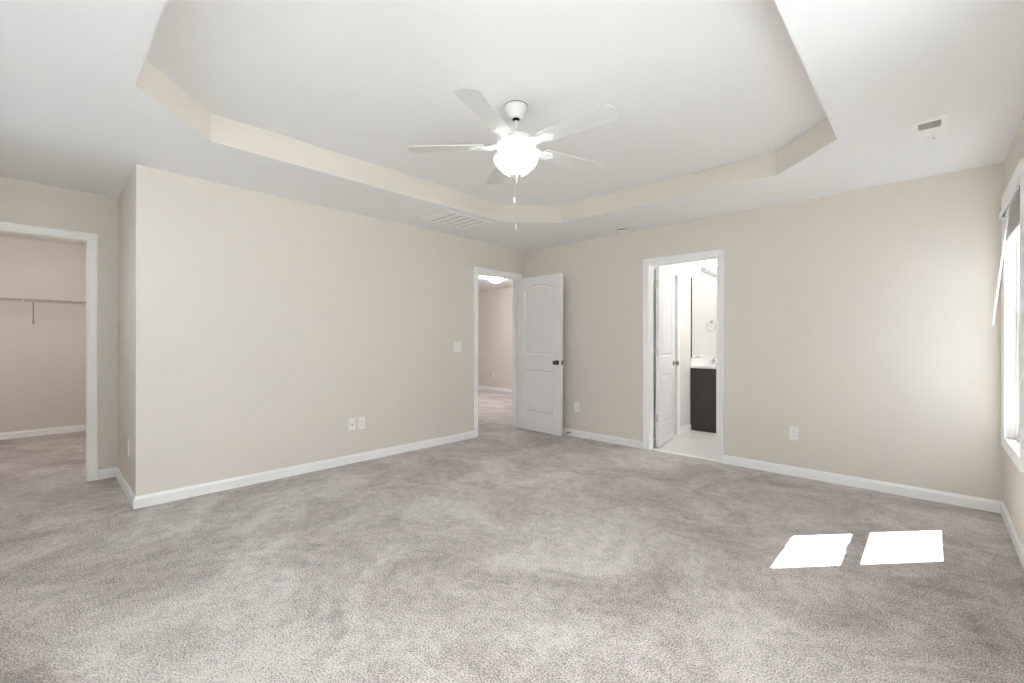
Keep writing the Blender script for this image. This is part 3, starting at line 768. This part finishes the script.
# ---------------------------------------------------------------- bathroom
VY0, VY1, VD, VH = 1.425, BY-.004, .535, .835
root = thing('vanity_cabinet', 'dark espresso bathroom vanity cabinet seen end on through the doorway', 'cabinet', (BX+.002, VY0, 0))
L = VY1-VY0
bm = bmesh.new()
box(bm, 0, VD-.02, 0, .018, .0, VH)                                  # visible end panel with toe notch drawn by the plinth
box(bm, 0, VD-.02, L-.018, L, .10, VH); box(bm, 0, .012, .018, L-.018, .10, VH); box(bm, .012, VD-.02, .018, L-.018, .10, .118); box(bm, .012, VD-.02, .018, L-.018, VH-.018, VH)
obj('carcass', bm, M['espresso'], root)
bm = bmesh.new(); box(bm, 0, VD-.075, .020, L, .0, .099)
obj('toe_kick', bm, M['black'], root)
bm = bmesh.new(); bbox(bm, .0, VD-.045, -.006, -.0002, .0, .095, .002, 1); obj('base_skirt', bm, M['espresso'], root)
nd = 3; wd = L/nd
for i in range(nd):
    bm = bmesh.new(); y0, y1 = i*wd+.004, (i+1)*wd-.004
    bbox(bm, VD-.019, VD-.001, y0, y1, .125, VH-.19, .002, 1)
    frame_rect(bm, y0, y1, .125, VH-.19, .055, VD-.001, VD+.004, lambda b_, p, z: (p, b_, z))
    d = obj('cabinet_door', bm, M['espresso'], root)
    bm = bmesh.new(); lathe(bm, [(0, 0), (.006, 0), (.005, .012), (.013, .018), (.014, .024), (0, .028)], 14, (VD+.004, y1-.03 if i != 1 else y0+.03, VH-.23), 'X'); obj('knob', bm, M['nickel'], d, True)
    bm = bmesh.new(); bbox(bm, VD-.019, VD-.001, y0, y1, VH-.18, VH-.02, .002, 1)
    d = obj('drawer', bm, M['espresso'], root)
    bm = bmesh.new(); lathe(bm, [(0, 0), (.006, 0), (.005, .012), (.013, .018), (.014, .024), (0, .028)], 14, (VD-.001, (y0+y1)/2, VH-.10), 'X'); obj('knob', bm, M['nickel'], d, True)

ct = thing('vanity_countertop', 'white moulded vanity top with backsplash on the dark cabinet', 'countertop', (BX+.002, VY0-.014, VH))
bm = bmesh.new(); cy = 2.10-(VY0-.014); cx = .29; Lc = VY1-(VY0-.014)
# top surface with an oval basin
N = 32; ro, ri = (.165, .225), (.120, .170)
ov = [(cx+ro[0]*math.cos(2*PI*i/N), cy+ro[1]*math.sin(2*PI*i/N)) for i in range(N)]
zt = .030
vo = [bm.verts.new((x, y, zt)) for x, y in ((0, 0), (VD+.018, 0), (VD+.018, Lc), (0, Lc))]
eo = [bm.edges.new((vo[i], vo[(i+1) % 4])) for i in range(4)]
vi = [bm.verts.new((x, y, zt)) for x, y in ov]; ei = [bm.edges.new((vi[i], vi[(i+1) % N])) for i in range(N)]
bmesh.ops.triangle_fill(bm, edges=eo+ei, use_beauty=True)
bad = [f for f in bm.faces if ((f.calc_center_median().x-cx)/ro[0])**2+((f.calc_center_median().y-cy)/ro[1])**2 < .97]
if bad: bmesh.ops.delete(bm, geom=bad, context='FACES_ONLY')
prev = vi
for (s, z) in ((.96, zt-.012), (.86, zt-.06), (.68, zt-.105), (.40, zt-.13), (.08, zt-.138)):
    cur = [bm.verts.new((cx+(x-cx)*s, cy+(y-cy)*s, z)) for x, y in ov]
    for i in range(N): bm.faces.new((prev[i], prev[(i+1) % N], cur[(i+1) % N], cur[i]))
    prev = cur
bm.faces.new(prev)
bo = [bm.verts.new((v.co.x, v.co.y, .001)) for v in vo]
for i in range(4): bm.faces.new((vo[i], vo[(i+1) % 4], bo[(i+1) % 4], bo[i]))
bmesh.ops.recalc_face_normals(bm, faces=bm.faces[:])
obj('counter_slab', bm, M['marble'], ct)
bm = bmesh.new(); bbox(bm, 0, .020, 0, Lc, zt, zt+.098, .003); obj('backsplash', bm, M['marble'], ct)
bm = bmesh.new(); bbox(bm, .020, VD+.010, Lc-.020, Lc, zt, zt+.098, .003); obj('side_splash', bm, M['marble'], ct)
bm = bmesh.new(); lathe(bm, [(0, 0), (.020, 0), (.020, .003), (0, .004)], 20, (cx, cy, zt-.137)); obj('drain', bm, M['chrome'], ct, True)

fx, fy, fz = BX+.085, 2.02, VH+.031
root = thing('faucet', 'chrome two handle faucet on the white vanity top', 'faucet', (fx, fy, fz))
bm = bmesh.new(); bbox(bm, -.025, .025, -.080, .080, 0, .012, .005); obj('faucet_base', bm, M['chrome'], root, True)
bm = bmesh.new(); tube(bm, [(0, 0, .010), (.002, 0, .055), (.015, 0, .085), (.045, 0, .100), (.085, 0, .092), (.110, 0, .070)], [.015, .013, .012, .011, .010, .009], 12); obj('spout', bm, M['chrome'], root, True)
for s in (-1, 1):
    bm = bmesh.new(); lathe(bm, [(0, .010), (.017, .010), (.013, .030), (.012, .040), (.018, .050), (.016, .060), (0, .064)], 16, (0, s*.056, 0)); tube(bm, [(0, s*.056, .056), (0, s*.095, .062)], [.005, .004], 8); obj('handle', bm, M['chrome'], root, True)

root = thing('wall_mirror', 'large frameless mirror with painted dark edge reflection above the vanity', 'mirror', (BX, 1.445, .968))
bm = bmesh.new(); box(bm, .003, .010, .004, 1.18, 0, 1.085); obj('mirror_glass', bm, M['mirror'], root)
bm = bmesh.new(); box(bm, .0005, .014, -.006, .0035, -.0, 1.085); obj('mirror_dark_reflection', bm, M['black'], root, label='black strip painting the dark reflection in the left bevel of the mirror')  # black strip painted in place of a dark reflection in the bevel

root = thing('vanity_light', 'lit chrome bar light with white glass shades above the bathroom mirror', 'wall light', (BX, 2.20, 2.225))
bm = bmesh.new(); bbox(bm, .0005, .030, -.40, .40, -.045, .030, .006); obj('backplate', bm, M['chrome'], root, True)
for k_ in range(4):
    y = -.33+.22*k_
    bm = bmesh.new(); tube(bm, [(.03, y, 0), (.07, y, .0), (.095, y, .015), (.10, y, .040)], .007, 10); lathe(bm, [(0, .030), (.022, .030), (.024, .050), (0, .050)], 20, (.10, y, 0)); arm = obj('lamp_arm', bm, M['chrome'], root, True)
    bm = bmesh.new(); lathe(bm, [(.022, .045), (.034, .060), (.044, .085), (.050, .115), (.060, .140), (.058, .140), (.046, .112), (.038, .082), (.028, .062), (.0, .056)], 28, (.10, y, 0), cap=False); obj('lamp_shade', bm, M['bathlamp'], arm, True, label='glowing bell shaped glass shade')

root = thing('towel_ring', 'chrome towel ring on the bathroom end wall beside the vanity', 'towel ring', (1.955, BY, 1.505))
bm = bmesh.new(); lathe(bm, [(0, 0), (.027, 0), (.027, .006), (.012, .012), (.010, .035), (.014, .045), (0, .048)], 24); bmesh.ops.transform(bm, matrix=Matrix.Rotation(PI/2, 4, 'X'), verts=bm.verts[:]); obj('wall_post', bm, M['chrome'], root, True)
bm = bmesh.new(); tube(bm, [(.078*math.sin(2*PI*i/36), -.040, -.078+.078*math.cos(2*PI*i/36)) for i in range(37)], .004, 8); obj('ring', bm, M['chrome'], root, True)
flush_light('flush_light', 'unseen dome light added on the bathroom ceiling to brighten it', (2.75, 1.35, H), M['bath_fill_dome'], .11)  # unseen lamp added to lift the bathroom brightness
